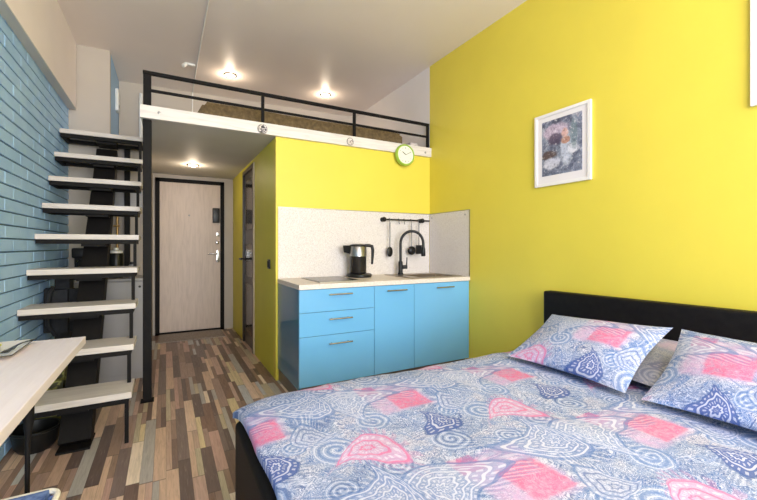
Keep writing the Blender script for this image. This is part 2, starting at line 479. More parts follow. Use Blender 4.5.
R0, RT, RM = 2.169, 2.4485, 2.318
t = thing('loft_railing', 'black steel railing along the open edge of the loft', 'railing', (1.1, 3.33, R0))
obj('top_rail', B(-.150, 2.443, 3.316, 3.346, RT-.024, RT, .002), M_black, t)
obj('middle_rail', B(-.120, 2.418, 3.320, 3.342, RM-.018, RM, .002), M_black, t)
for xp, w in ((-.122, .026), (.717, .012), (1.573, .012), (2.431, .012)):
    obj('post', B(xp-w, xp+w, 3.318, 3.344, R0, RT-.025, .002), M_black, t)
obj('side_top_rail', B(-.150, -.122, 3.347, 3.96, RT-.024, RT, .002), M_black, t)
obj('side_middle_rail', B(-.147, -.125, 3.345, 3.94, RM-.018, RM, .002), M_black, t)
obj('post', B(-.148, -.124, 3.936, 3.96, R0, RT-.025, .002), M_black, t)

# discs and screws on the fascia
def emblem(px, z, label, r=.042):
    th = thing('fascia_disc', label, 'disc', (px, 3.286, z), 'round discs on the loft edge')
    M = Mat('marbled_disc', .3); o = M.coord(); n = M.noise(o, 55, 2, .5, 1.5)
    M.color(M.ramp(n, [(.44, srgb(34, 30, 32)), (.51, srgb(96, 84, 88)), (.57, srgb(206, 196, 194)), (.66, srgb(230, 224, 220))]) if r > .038 else
            M.ramp(n, [(.36, srgb(110, 92, 92)), (.46, srgb(190, 176, 172)), (.6, srgb(232, 226, 222))]))
    obj('face', lathe(bmesh.new(), [(r*.86, 0), (r*.86, .009)], (px, 3.286, z), 28, 'Y'), M.m, th)
    bm = bmesh.new(); tube(bm, [(px+r*.9*math.cos(a), 3.280, z+r*.9*math.sin(a)) for a in [2*PI*k/28 for k in range(29)]], .004, 8, False)
    obj('rim', bm, M_steel, th, True)
emblem(.705, 2.128, 'dark marbled round disc on the white loft edge under a railing post', .042)
emblem(1.508, 2.128, 'pale round disc with grey marks on the white loft edge, nearer the clock', .036)
for i, (xs, zs) in enumerate(((-.045, 2.137), (2.37, 2.128))):
    bm = lathe(bmesh.new(), [(.011, 0), (.011, .003), (.007, .005)], (xs, 3.2855, zs), 14, 'Y')
    tag(obj('screw', bm, M_steel, None, True), ('small screw head near the left end of the white loft edge', 'small screw head on the white loft edge right of the clock')[i], 'screw', 'screws in the loft edge')

# ------------------------------------------------------------------ loft mattress
bm = bmesh.new()
NX, NY = 60, 14
mx0, mx1, my0, my1 = .28, 2.24, 3.50, 4.75
def soft_block(bm, x0, x1, y0, y1, z0, z1, r=.04, amp=.006, seed=0, lean=0):
    box(bm, x0, x1, y0, y1, z0, z1)
    bmesh.ops.bevel(bm, geom=list(bm.edges), offset=r, segments=4, affect='EDGES')
    bmesh.ops.subdivide_edges(bm, edges=[e for e in bm.edges if e.calc_length() > .12], cuts=10, use_grid_fill=True)
    for v in bm.verts:
        f = (v.co.z - z0)/(z1 - z0)
        n = noise.noise(v.co*6 + Vector((seed, 0, 0)))*amp
        v.co.z += n*f; v.co.y += n*.5
        if lean: v.co.x += lean*f*max(0, 1 - (v.co.x - x0)/.3)
    return bm
soft_block(bm, mx0-.10, mx1, my0, my1, 2.169, 2.365, .03, .008, 3, .10)
M_olivefab = Mat('olive_brown_blanket', .95)
o_ = M_olivefab.coord(); n_ = M_olivefab.noise(o_, 26, 4, .6)
M_olivefab.color(M_olivefab.ramp(n_, [(.3, srgb(92, 76, 52)), (.5, srgb(108, 90, 62)), (.72, srgb(128, 108, 76))])).bump(n_, .5, .01)
tag(obj('mattress', bm, M_olivefab.m, None, True, 60), 'mattress with a brown olive cover lying up on the loft', 'mattress')
bm = soft_block(bmesh.new(), 2.26, 2.42, 3.42, 3.80, 2.169, 2.27, .035, .01, 9)
M_cush = plain('pale_grey_cushion_cloth', srgb(196, 186, 182), .9, 0, .25, 30)
tag(obj('cushion', bm, M_cush, None, True, 60), 'pale grey cushion at the right end of the loft by the wall', 'cushion')

# ------------------------------------------------------------------ ceiling fittings
def downlight(x, y, z, label, power, group=None):
    th = thing('ceiling_light', label, 'light', (x, y, z), group)
    bm = bmesh.new(); tube(bm, [(x+.058*math.cos(a), y+.058*math.sin(a), z-.004) for a in [2*PI*k/28 for k in range(29)]], .010, 8, False)
    obj('trim_ring', bm, M_chrome, th, True)
    M = Mat('lit_lamp_glass', .4); M.b.inputs['Base Color'].default_value = (1, .93, .82, 1)
    M.b.inputs['Emission Color'].default_value = (1, .86, .68, 1); M.b.inputs['Emission Strength'].default_value = 22
    bm = lathe(bmesh.new(), [(.050, 0), (.050, -.006), (.03, -.018)], (x, y, z-.001), 24); obj('lamp', bm, M.m, th, True)
    ld = bpy.data.lights.new('lamp_light', 'POINT'); ld.energy = power*.6; ld.color = (1, .80, .58); ld.shadow_soft_size = .045
    lo = bpy.data.objects.new('lamp_light', ld); C.objects.link(lo); lo.location = (x, y, z-.075)
downlight(.61, 4.45, ceil_z(.61), 'glowing ceiling light over the loft, the one nearer the stairs', 5, 'ceiling lights over the loft')
downlight(1.74, 4.52, ceil_z(1.74), 'glowing ceiling light over the loft, the one nearer the yellow wall', 5, 'ceiling lights over the loft')
downlight(.27, 4.92, LB, 'glowing ceiling light in the low hall ceiling before the entrance door', 6)
t = thing('ceiling_cable', 'thin white cable run along the ceiling and down the loft back wall', 'cable', (.28, 4.0, ceil_z(.28)))
bm = bmesh.new(); zc = ceil_z(.28)-.007
tube(bm, [(.28, .2, zc), (.275, 2, zc), (.28, 3.2, zc), (.275, 4.3, zc), (.28, YU-.02, zc), (.28, YU-.008, zc-.02), (.275, YU-.008, 2.20)], .0065, 8)
obj('cable', bm, M_white, t, True)
bm = B(.17, .26, 4.33, 4.37, zc-.018, zc+.003, .006); cyl(bm, (.18, 4.35, zc-.006), (.15, 4.33, zc-.040), .018)
obj('clip', bm, M_white, t, True)

t = thing('intercom', 'narrow white wall device on the blue wall above the stairs', 'intercom', (-.463, 4.9, 2.68))
obj('housing', B(-.465, -.435, 4.84, 4.96, 2.57, 2.80, .008), M_white, t, True)
obj('button', B(-.436, -.431, 4.88, 4.92, 2.61, 2.64, .002), M_grey, t, True)
tag(obj('pipe', cyl(bmesh.new(), (-.25, YU-.025, 2.19), (-.25, YU-.025, 2.88), .018), M_white, None, True), 'white vertical pipe on the loft back wall behind the stair top', 'pipe')

# ------------------------------------------------------------------ staircase
t = thing('staircase', 'steep black steel staircase with pale wooden treads beside the blue brick wall', 'staircase', (-.47, 2.75, 0))
NT = 9; TZ0, TZ1 = .300, 2.122; TY0, TRUN = 2.665, .1715
TOFF = (0, .013, .018, .018, .022, .018, .010, -.002, 0)
tz = lambda k: TZ0 + (TZ1-TZ0)*k/(NT-1) + TOFF[k]
xl, xr = XL+.002, -.176
# central stringer: stepped flat beam under the treads
bm = bmesh.new()
sw = .075
def beam(bm, p, q, w, h):
    p, q = Vector(p), Vector(q); dd = (q-p).normalized(); s = Vector((1, 0, 0)); u = s.cross(dd)
    vs = [bm.verts.new(c + s*a*w + u*b*h) for c in (p, q) for a, b in ((-1, -1), (1, -1), (1, 1), (-1, 1))]
    for f in ((0, 1, 2, 3), (7, 6, 5, 4), (0, 4, 5, 1), (1, 5, 6, 2), (2, 6, 7, 3), (3, 7, 4, 0)): bm.faces.new([vs[i] for i in f])
beam(bm, (-.455, 2.79, .012), (-.455, 4.17, 1.97), sw, .055)
obj('stringer', bm, M_black, t)
obj('foot_plate', B(-.532, -.378, 2.70, 2.90, 0, .012, .002), M_black, t)
for k in range(NT):
    z = tz(k); y = TY0 + TRUN*k
    tr = obj('tread', B(xl, xr, y, y+.265, z-.036, z, .003), M_tread, t)
    bm = B(xl+.004, xr-.015, y+.008, y+.038, z-.066, z-.037); box(bm, xl+.004, xr-.015, y+.225, y+.255, z-.066, z-.037)
    box(bm, xr-.045, xr-.015, y+.039, y+.224, z-.066, z-.037); box(bm, xl+.004, xl+.034, y+.039, y+.224, z-.066, z-.037)
    box(bm, -.525, -.385, y+.039, y+.224, z-.085, z-.037)
    fr = obj('tread_frame', bm, M_black, tr); fr['label'] = 'black steel frame under the tread'
    zb = 0 if k == 0 else tz(k-1)
    rd = obj('rod', B(xr-.036, xr-.016, y+.012, y+.032, zb+.001, z-.067), M_black, tr); rd['label'] = 'black upright rod'

# ------------------------------------------------------------------ under the stairs
t = thing('cabinet', 'low pale grey cabinet standing under the staircase', 'cabinet', (-.45, 4.15, 0))
obj('body', B(-.735, -.160, 3.945, 4.31, .0, .850, .004), M_grey, t)
obj('top', B(-.740, -.155, 3.925, 4.315, .851, .872, .004), M_grey, t)
obj('door', B(-.732, -.163, 3.928, 3.944, .05, .845, .003), M_grey, t)
obj('hinge_screw', lathe(bmesh.new(), [(.010, 0), (.010, .003)], (-.20, 3.928, .80), 12, 'Y'), M_blackp, t)
t = thing('coffee_machine', 'black boxy coffee machine on the pale cabinet under the stairs', 'coffee machine', (-.61, 4.10, .872))
bm = B(-.685, -.54, 4.0, 4.20, .873, .925, .01); box(bm, -.685, -.54, 4.12, 4.20, .92, 1.09, .01); box(bm, -.685, -.54, 4.0, 4.20, 1.05, 1.135, .015)
obj('body', bm, M_blackp, t, True)
obj('jug', lathe(bmesh.new(), [(.036, 0), (.05, .03), (.05, .08), (.035, .11)], (-.612, 4.062, .926), 24), M_glassd, t, True)
t = thing('canister', 'black canister with pale lid on the pale cabinet behind the stair spine', 'canister', (-.385, 4.08, .872))
obj('body', lathe(bmesh.new(), [(.052, 0), (.056, .01), (.056, .20), (.05, .215)], (-.385, 4.08, .873), 28), M_blackp, t, True)
obj('lid', lathe(bmesh.new(), [(.05, .0), (.05, .02), (.018, .028), (.018, .045), (.008, .05)], (-.385, 4.08, 1.089), 28), M_white, t, True)
t = thing('jar', 'small pale grey jar at the right end of the pale cabinet', 'jar', (-.24, 4.06, .872))
obj('body', lathe(bmesh.new(), [(.028, 0), (.032, .006), (.032, .10), (.024, .115)], (-.262, 4.06, .873), 24), M_grey, t, True)
obj('lid', lathe(bmesh.new(), [(.025, 0), (.025, .018), (.02, .022)], (-.262, 4.06, .989), 24), M_blackp, t, True)
t = thing('wall_vent', 'silver grey slatted vent on the wall seen between the upper treads', 'vent', (-.31, 4.40, 1.6))
bm = B(-.425, -.20, 4.388, 4.40, 1.525, 1.675, .002)
obj('frame', bm, M_grey, t)
bm = bmesh.new()
for k in range(6): box(bm, -.418, -.207, 4.378, 4.389, 1.533+k*.0235, 1.545+k*.0235)
obj('slats', bm, M_grey, t)
t = thing('water_valve', 'small brass pipe with a tap on the wall under the stairs', 'valve', (-.405, 4.38, 1.2))
bm = cyl(bmesh.new(), (-.405, 4.390, 1.06), (-.405, 4.390, 1.45), .011); cyl(bm, (-.405, 4.390, 1.34), (-.405, 4.34, 1.34), .009)
obj('pipe', bm, M_brass, t, True)
obj('tap_handle', cyl(bmesh.new(), (-.43, 4.34, 1.34), (-.38, 4.34, 1.34), .009), M_brass, t, True)

# black backpack hanging from the brick wall behind the treads
t = thing('backpack', 'black backpack with a loop strap hanging on the blue brick wall behind the stairs', 'backpack', (-.66, 3.62, .55))
bm = soft_block(bmesh.new(), -.765, -.56, 3.50, 3.78, .47, .90, .06, .03, 5)
obj('bag', bm, M_blackmatte, t, True, 60)
bm = bmesh.new(); tube(bm, [(-.70, 3.50, .86), (-.715, 3.455, .80), (-.72, 3.43, .70), (-.715, 3.44, .60), (-.69, 3.50, .52)], .014, 8)
obj('strap', bm, M_blackmatte, t, True)
bm = bmesh.new(); tube(bm, [(-.68, 3.60, .88), (-.69, 3.60, .95), (-.74, 3.61, .985), (-.764, 3.62, .985)], .008, 8)
obj('hanging_loop', bm, M_blackmatte, t, True)
# yellow-green bag and black basin on the floor
t = thing('shopping_bag', 'yellow green crumpled bag standing under the stairs behind the table', 'bag', (-.64, 3.20, 0))
bm = soft_block(bmesh.new(), -.75, -.53, 3.10, 3.32, .0, .36, .04, .05, 12)
M_bag = Mat('yellow_green_print_bag', .6); o_ = M_bag.coord(); n_ = M_bag.noise(o_, 14, 2, .5, 1)
M_bag.color(M_bag.ramp(n_, [(.4, srgb(60, 58, 30)), (.5, srgb(150, 146, 70)), (.65, srgb(186, 178, 120))]))
obj('bag', bm, M_bag.m, t, True, 60)
bm = bmesh.new(); tube(bm, [(-.60+.06*math.cos(a), 3.16, .34+.11*math.sin(a)) for a in [PI*k/10 for k in range(11)]], .008, 8)
obj('handle', bm, M_blackmatte, t, True)
t = thing('basin', 'round black basin on the floor under the lowest treads', 'basin', (-.65, 2.86, 0))
bm = lathe(bmesh.new(), [(.075, .001), (.095, .03), (.108, .11), (.113, .115), (.113, .125), (.104, .125), (.09, .035), (.02, .02)], (-.65, 2.86, 0), 40)
obj('bowl', bm, M_blackp, t, True)

# ------------------------------------------------------------------ kitchen
def handle(xc, z, L, parent):
    bm = cyl(bmesh.new(), (xc-L/2, YF-.032, z), (xc+L/2, YF-.032, z), .0055, seg=12)
    for s in (-1, 1): cyl(bm, (xc+s*L*.36, YF-.032, z), (xc+s*L*.36, YF-.0005, z), .0045, seg=10)
    h = obj('handle', bm, M_chrome, parent, True); h['label'] = 'slim chrome bar handle'
CB = .122
def carcass(x0, x1, side):
    a = x0 + (.018 if side else .001)
    bm = B(a, a+.016, YF+.021, YK-.03, CB, .833); box(bm, x1-.017, x1-.001, YF+.021, YK-.03, CB, .833)
    box(bm, a+.016, x1-.017, YF+.021, YK-.03, CB, CB+.016); box(bm, a+.016, x1-.017, YK-.036, YK-.03, CB+.016, .833)
    return bm
t = thing('drawer_unit', 'gloss blue kitchen unit with three drawers, under the hob', 'kitchen cabinet', (1.147, 3.0, 0), 'blue kitchen base units')
obj('carcass', carcass(XK, 1.455, True), M_carc, t)
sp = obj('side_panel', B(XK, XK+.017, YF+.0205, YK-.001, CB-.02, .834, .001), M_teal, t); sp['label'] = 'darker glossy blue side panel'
obj('plinth', B(XK+.03, 1.455, YF+.05, YF+.066, .001, CB-.001), M_plinth, t)
obj('plinth', B(XK+.006, XK+.022, YF+.066, YK-.002, .001, CB-.021), M_plinth, t)
for z0, z1, hz in ((.663, .831, .790), (.487, .660, .607), (CB, .484, .424)):
    dr = obj('drawer', B(XK+.001, 1.453, YF, YF+.019, z0, z1, .0015), M_blue, t); handle(1.155, hz, .19, dr)
for nm, lab, x0, x1, hx in (('door_unit', 'narrow gloss blue kitchen unit with one door, between drawers and sink', 1.455, 1.838, 1.652),
                        ('sink_unit', 'wide gloss blue kitchen unit with one door under the sink by the yellow wall', 1.838, XR-.002, 2.149)):
    t = thing(nm, lab, 'kitchen cabinet', ((x0+x1)/2, 3.0, 0), 'blue kitchen base units')
    obj('carcass', carcass(x0, x1, False), M_carc, t)
    obj('plinth', B(x0+.001, x1, YF+.05, YF+.066, .001, CB-.001), M_plinth, t)
    dr = obj('door', B(x0+.0015, x1-.0015, YF, YF+.019, CB, .831, .0015), M_blue, t); handle(hx, .790, .19, dr)

# worktop with a cut-out for the sink
def slab_hole(x0, x1, y0, y1, z0, z1, a0, a1, b0, b1):
    bm = bmesh.new()
    def ring(z, X0, X1, Y0, Y1): return [bm.verts.new(p) for p in ((X0, Y0, z), (X1, Y0, z), (X1, Y1, z), (X0, Y1, z))]
    o0, o1, i0, i1 = ring(z0, x0, x1, y0, y1), ring(z1, x0, x1, y0, y1), ring(z0, a0, a1, b0, b1), ring(z1, a0, a1, b0, b1)
    for k in range(4):
        n = (k+1) % 4
        bm.faces.new((o0[k], o0[n], o1[n], o1[k])); bm.faces.new((i0[n], i0[k], i1[k], i1[n]))
        bm.faces.new((o1[k], o1[n], i1[n], i1[k])); bm.faces.new((o0[n], o0[k], i0[k], i0[n]))
    return bm
SX0, SX1, SY0, SY1 = 1.96, 2.385, 2.80, 3.13
tag(obj('worktop', slab_hole(XK-.004, XR-.001, YF-.012, YK-.001, .835, WT, SX0, SX1, SY0, SY1), M_wtop),
    'long pale worktop lying across the blue kitchen units', 'worktop')
t = thing('sink', 'rectangular bronze toned sink set in the worktop below the tap', 'sink', ((SX0+SX1)/2, (SY0+SY1)/2, WT))
bm = slab_hole(SX0-.10, SX1+.03, SY0-.03, SY1+.12, WT+.0005, WT+.006, SX0+.012, SX1-.012, SY0+.012, SY1-.012)
obj('rim', bm, M_bronze, t)
bm = bmesh.new()
def rect(z, i): return [bm.verts.new(p) for p in ((SX0+i, SY0+i, z), (SX1-i, SY0+i, z), (SX1-i, SY1-i, z), (SX0+i, SY1-i, z))]
rs = [rect(WT+.004, .008), rect(WT-.15, .016), rect(WT-.17, .04)]
for a, b in zip(rs, rs[1:]):
    for k in range(4): bm.faces.new((a[k], a[(k+1) % 4], b[(k+1) % 4], b[k]))
bm.faces.new(rs[-1]); obj('bowl', bm, M_bronze, t)
obj('drain', lathe(bmesh.new(), [(.04, 0), (.04, .004), (.02, .002)], ((SX0+SX1)/2, (SY0+SY1)/2, WT-.169), 24), M_steel, t, True)

t = thing('tap', 'tall matt black kitchen tap with an arched spout at the sink', 'tap', (1.975, 3.19, WT))
tx, ty = 2.005, 3.19; zb = WT+.0065
bm = lathe(bmesh.new(), [(.027, 0), (.027, .012), (.022, .016), (.022, .12), (.016, .128)], (tx, ty, zb), 24); obj('base', bm, M_blackp, t, True)
ex, ey = .20, -.10
R = .5*math.hypot(ex, ey); top = zb+.30
pts = [(tx, ty, zb+.12), (tx, ty, zb+.22)]
for k in range(15):
    a = PI - PI*k/14
    f = .5 + .5*math.cos(a)*-1 if False else (1 - math.cos(PI*k/14))/2
    pts.append((tx+ex*f, ty+ey*f, top + R*1.08*math.sin(PI*k/14)))
pts.append((tx+ex, ty+ey, top-.05))
obj('spout', tube(bmesh.new(), pts, .0135, 14), M_blackp, t, True)
obj('spray_head', lathe(bmesh.new(), [(.017, 0), (.022, .008), (.020, .07), (.015, .09)], (tx+ex, ty+ey, top-.125), 20), M_blackp, t, True)
bm = cyl(bmesh.new(), (tx+.015, ty-.005, zb+.07), (tx+.062, ty-.02, zb+.07), .019); tube(bm, [(tx+.055, ty-.018, zb+.075), (tx+.06, ty-.02, zb+.12), (tx+.062, ty-.02, zb+.165)], [.007, .006, .005])
obj('lever', bm, M_blackp, t, True)

t = thing('hob', 'dark glass built-in hob lying in the worktop left of the kettle', 'hob', (1.2, 3.03, WT))
M_hob = Mat('dark_hob_glass', .22, spec=.35); o_ = M_hob.coord('Object'); x_, y_, z_ = M_hob.sep(o_)
ra = (((x_-1.205)*(x_-1.205) + (y_-2.93)*(y_-2.93)).sqrt() - .085).abs().lt(.004); rb = (((x_-1.205)*(x_-1.205) + (y_-3.14)*(y_-3.14)).sqrt() - .07).abs().lt(.004)
M_hob.color(M_hob.mix(ra.max(rb)*.7, (.06, .05, .045, 1), (.3, .28, .26, 1)))
obj('glass', B(1.035, 1.375, 2.80, 3.25, WT+.0035, WT+.008, .001), M_hob.m, t)
obj('frame', slab_hole(1.028, 1.382, 2.793, 3.257, WT+.0003, WT+.0065, 1.0348, 1.3752, 2.7998, 3.2502), M_steel, t)

# kettle
kx, ky = 1.525, 3.15; k0 = WT+.001
t = thing('kettle', 'black and steel electric kettle on its base on the worktop', 'kettle', (kx, ky, WT))
obj('power_base', lathe(bmesh.new(), [(.098, 0), (.105, .008), (.105, .022), (.09, .03), (.03, .032)], (kx+.012, ky, k0), 36), M_blackp, t, True)
obj('body', lathe(bmesh.new(), [(.066, .0), (.070, .008), (.070, .135), (.071, .14)], (kx, ky, k0+.033), 36), M_glassd, t, True)
b_ = obj('steel_band', lathe(bmesh.new(), [(.0715, 0), (.0715, .075), (.068, .08)], (kx, ky, k0+.173), 36), M_steel, t, True); b_['label'] = 'brushed steel upper band'
obj('lid', lathe(bmesh.new(), [(.069, 0), (.070, .012), (.05, .02), (.015, .022)], (kx, ky, k0+.2535), 36), M_blackp, t, True)
hx, hy = math.cos(-.35), math.sin(-.35)
bm = bmesh.new(); tube(bm, [(kx+hx*r, ky+hy*r, k0+zz) for r, zz in ((.05, .262), (.09, .262), (.118, .255), (.124, .225), (.122, .17), (.118, .105))], [.012, .014, .015, .014, .012, .009], 12)
obj('handle', bm, M_blackp, t, True)
bm = bmesh.new()
a_ = [bm.verts.new((kx-hx*r + hy*w, ky-hy*r - hx*w, k0+zz)) for r, w, zz in ((.060, -.04, .262), (.060, .04, .262), (.060, .025, .19), (.060, -.025, .19), (.125, -.018, .262), (.125, .018, .262), (.118, .012, .205), (.118, -.012, .205))]
for f in ((0, 1, 2, 3), (7, 6, 5, 4), (0, 4, 5, 1), (1, 5, 6, 2), (2, 6, 7, 3), (3, 7, 4, 0)): bm.faces.new([a_[i] for i in f])
obj('spout', bm, M_blackp, t)

t.scale = (1.09, 1.09, 1.09)

# backsplash panels
t = thing('backsplash', 'white speckled splashback panel along the kitchen back wall', 'splashback', (1.64, YK, WT), 'white splashback panels')
obj('panel', B(XK+.001, XR-.012, YK-.009, YK-.001, WT+.001, 1.483, .001), M_splash, t)
obj('edge_strip', B(XK+.001, XR-.012, YK-.011, YK-.001, 1.4835, 1.489), M_steel, t)
t = thing('backsplash', 'white speckled splashback panel on the yellow right wall beside the sink', 'splashback', (XR, 3.0, WT), 'white splashback panels')
obj('panel', B(XR-.009, XR-.001, YF-.008, YK-.012, WT+.001, 1.483, .001), M_splash, t)
obj('edge_strip', B(XR-.011, XR-.001, YF-.012, YF-.009, WT+.001, 1.489), M_steel, t)
obj('edge_strip', B(XR-.011, XR-.001, YF-.0085, YK-.012, 1.4835, 1.489), M_steel, t)
for yy in (YF+.045, YK-.05):
    bm = lathe(bmesh.new(), [(.008, 0), (.008, .003), (.005, .004)], (0, 0, 0), 14)
    bmesh.ops.rotate(bm, verts=bm.verts, cent=(0, 0, 0), matrix=Matrix.Rotation(-PI/2, 3, 'Y')); bmesh.ops.translate(bm, verts=bm.verts, vec=(XR-.0092, yy, 1.445))
    obj('screw_cap', bm, M_steel, t, True)

# utensil rail
RZ, RY = 1.412, 3.262
t = thing('utensil_rail', 'black rail with round end knobs fixed to the white splashback', 'rail', (2.1, YK, RZ))
obj('bar', cyl(bmesh.new(), (1.845, RY, RZ), (2.405, RY, RZ), .008, seg=14), M_blackp, t, True)
for xx in (1.862, 2.316):
    bm = lathe(bmesh.new(), [(.022, 0), (.022, .010), (.011, .014), (.011, .03)], (xx, YK-.0095, RZ), 18, 'Y')
    bmesh.ops.create_uvsphere(bm, u_segments=18, v_segments=12, radius=.024, matrix=Matrix.Translation((xx, RY, RZ)))
    obj('bracket', bm, M_blackp, t, True)
for i, xx in enumerate((1.918, 2.025, 2.088, 2.170, 2.262)):
    bm = bmesh.new(); tube(bm, [(xx, RY+.004, RZ+.010), (xx, RY-.010, RZ+.012), (xx, RY-.013, RZ), (xx, RY-.012, RZ-.03), (xx, RY-.016, RZ-.042), (xx, RY-.026, RZ-.038)], .003, 8)
    obj('hook', bm, M_dsteel, t, True)
def utensil(nm, lab, xx, head, L):
    th = thing(nm, lab, 'utensil', (xx, RY-.03, RZ-.05), 'kitchen tools hanging on the rail')
    y0 = RY-.014; z0 = RZ-.036
    bm = bmesh.new(); tube(bm, [(xx, y0, z0+.006), (xx, y0, z0-.02), (xx, y0-.003, z0-L*.5), (xx, y0, z0-L)], [.0035, .006, .005, .0045], 10)
    h = obj('handle', bm, M_dsteel, th, True); h['label'] = 'steel handle'
    bm = bmesh.new(); zc = z0-L-.045
    if head == 'spoon':
        bmesh.ops.create_uvsphere(bm, u_segments=20, v_segments=12, radius=1, matrix=Matrix.Translation((xx, y0, zc)) @ Matrix.Diagonal((.034, .009, .05, 1)))
    elif head == 'ladle':
        bmesh.ops.create_uvsphere(bm, u_segments=20, v_segments=12, radius=1, matrix=Matrix.Translation((xx, y0-.005, zc)) @ Matrix.Diagonal((.045, .026, .045, 1)))
    else:
        box(bm, xx-.036, xx+.036, y0-.003, y0+.003, zc-.045, zc+.045, .0025)
    obj('head', bm, M_blackp, th, True)
utensil('spoon', 'black spoon with steel handle hanging at the left of the rail', 1.918, 'spoon', .235)
utensil('ladle', 'round black ladle hanging behind the tap arch', 2.170, 'ladle', .225)
utensil('spatula', 'flat black spatula hanging behind the tap spray head', 2.262, 'spatula', .215)

# ------------------------------------------------------------------ clock
cx, cz, cy = 2.103, 2.066, 3.283
t = thing('wall_clock', 'round lime green clock with white face on the loft edge above the kitchen', 'clock', (cx, cy, cz))
obj('case', lathe(bmesh.new(), [(.100, .001), (.108, .006), (.108, .03), (.100, .042), (.094, .042), (.090, .032), (.03, .030)], (cx, cy, cz), 48, 'Y'), M_green, t, True)
f_ = obj('face', lathe(bmesh.new(), [(.089, 0), (.089, .002)], (cx, cy-.0325, cz), 48, 'Y'), plain('clock_face', srgb(238, 236, 220), .5, 0, .01), t); f_['label'] = 'white clock face'
for k in range(12):
    a = 2*PI*k/12; r0, r1 = (.058, .076) if k % 3 == 0 else (.066, .076)
    p = [Vector((math.sin(a), 0, math.cos(a)))*r for r in (r0, r1)]
    bm = bmesh.new(); beam(bm, (cx+p[0].x, cy-.0352, cz+p[0].z), (cx+p[1].x, cy-.0352, cz+p[1].z), .0018, .0016)
    obj('hour_mark', bm, M_blackp, t)
for nm, ang, L, w in (('hour_hand', math.radians(305), .047, .0055), ('minute_hand', math.radians(62), .068, .0042)):
    bm = bmesh.new(); beam(bm, (cx, cy-.0375, cz), (cx+math.sin(ang)*L, cy-.0375, cz+math.cos(ang)*L), w, w*.4); obj(nm, bm, M_blackp, t)

# ------------------------------------------------------------------ pictures
def picture(y0, y1, z0, z1, label, seed):
    th = thing('framed_picture', label, 'picture', (XR, (y0+y1)/2, z0), 'framed pictures on the yellow wall')
    w = .022
    obj('frame', None or frame_yz(y0, y1, z0, z1, w), plain('white_frame', srgb(240, 236, 232), .35, 0, .01), th)
    obj('mount', B(XR-.012, XR-.002, y0+w, y1-w, z0+w, z1-w), plain('white_mount', srgb(236, 230, 230), .7, 0, .01), th)
    M = Mat('painterly_print', .4); o = M.coord(); x, y, z = M.sep(o)
    u = (y - (y0+y1)/2)/(y1-y0)*-1; v = (z - (z0+z1)/2)/(z1-z0)
    P = M.comb(u, v, seed)
    col = M.ramp(M.noise(P, 5, 4, .6, .8), [(.3, srgb(58, 60, 78)), (.45, srgb(104, 110, 132)), (.58, srgb(140, 148, 168)), (.72, srgb(196, 192, 204))])
    nz = (M.noise(P, 9, 4, .7) - .5)*.30
    def blob(cu, cv, a, b, c, k=.9):
        nonlocal col
        d = ((u-cu)*(u-cu)/(a*a) + (v-cv)*(v-cv)/(b*b)).sqrt() + nz*3
        col = M.mix((1 - d.step(.7, 1.1))*k, col, c)
    blob(-.1, .22, .26, .12, srgb(206, 186, 206)); blob(-.1, .12, .16, .09, srgb(84, 70, 96)); blob(-.22, -.08, .16, .07, srgb(92, 70, 60))
    blob(.1, -.03, .12, .26, srgb(198, 204, 220)); blob(.07, .17, .065, .07, srgb(222, 176, 164)); blob(.08, .08, .09, .055, srgb(186, 132, 104))
    blob(.2, -.05, .1, .08, srgb(226, 226, 234)); blob(-.17, -.2, .16, .09, srgb(210, 210, 224)); blob(.22, .12, .07, .2, srgb(120, 140, 146), .7)
    fine = M.noise(P, 22, 4, .7); col = M.mix(fine.step(.48, .68)*.55, col, srgb(60, 60, 80)); col = M.mix((1-fine.step(.32, .46))*.6, col, srgb(232, 228, 234))
    M.color(col)
    my, mz = .062, .062
    obj('print', B(XR-.0135, XR-.0121, y0+my, y1-my, z0+mz+.012, z1-mz+.005), M.m, th)
    gl = Mat('picture_glass', .02); gl.b.inputs['Transmission Weight'].default_value = 1; gl.b.inputs['IOR'].default_value = 1.02
    return th
def frame_yz(y0, y1, z0, z1, w):
    bm = B(XR-.020, XR-.001, y0, y0+w, z0, z1, .002); box(bm, XR-.020, XR-.001, y1-w, y1, z0, z1, .002)
    box(bm, XR-.020, XR-.001, y0+w, y1-w, z0, z0+w, .002); box(bm, XR-.020, XR-.001, y0+w, y1-w, z1-w, z1, .002)
    return bm
picture(1.535, 1.972, 1.588, 2.1146, 'white framed blue grey painterly picture hanging above the bed headboard', 1.3)
picture(.312, .7496, 1.814, 2.341, 'white framed picture cut by the right photo edge', 6.1)

# ------------------------------------------------------------------ bed
BX0, BX1, BY0, BY1 = .245, 2.34, .07, 1.665
t = thing('bed', 'large double bed with black faux leather base and headboard against the yellow wall', 'bed', (1.3, .87, 0))
obj('base', B(BX0, BX1, BY0, BY1, .03, .440, .03, 4), M_leather, t, True, 60)
for xx in (BX0+.12, BX1-.14):
    for yy in (BY0+.1, BY1-.1): obj('foot', cyl(bmesh.new(), (xx, yy, 0), (xx, yy, .032), .03), M_blackp, t)
obj('mattress', soft_block(bmesh.new(), BX0+.03, BX1, BY0+.03, BY1-.03, .4405, .460, .008, 0, 0), M_white, t, True, 60)
bm = B(2.342, 2.425, -.05, 1.830, .03, .834, .016, 3)
for v in bm.verts:
    if v.co.z > .6: v.co.z += (1.83 - v.co.y)*.012
hb = obj('headboard', bm, M_leather, t, True, 60)

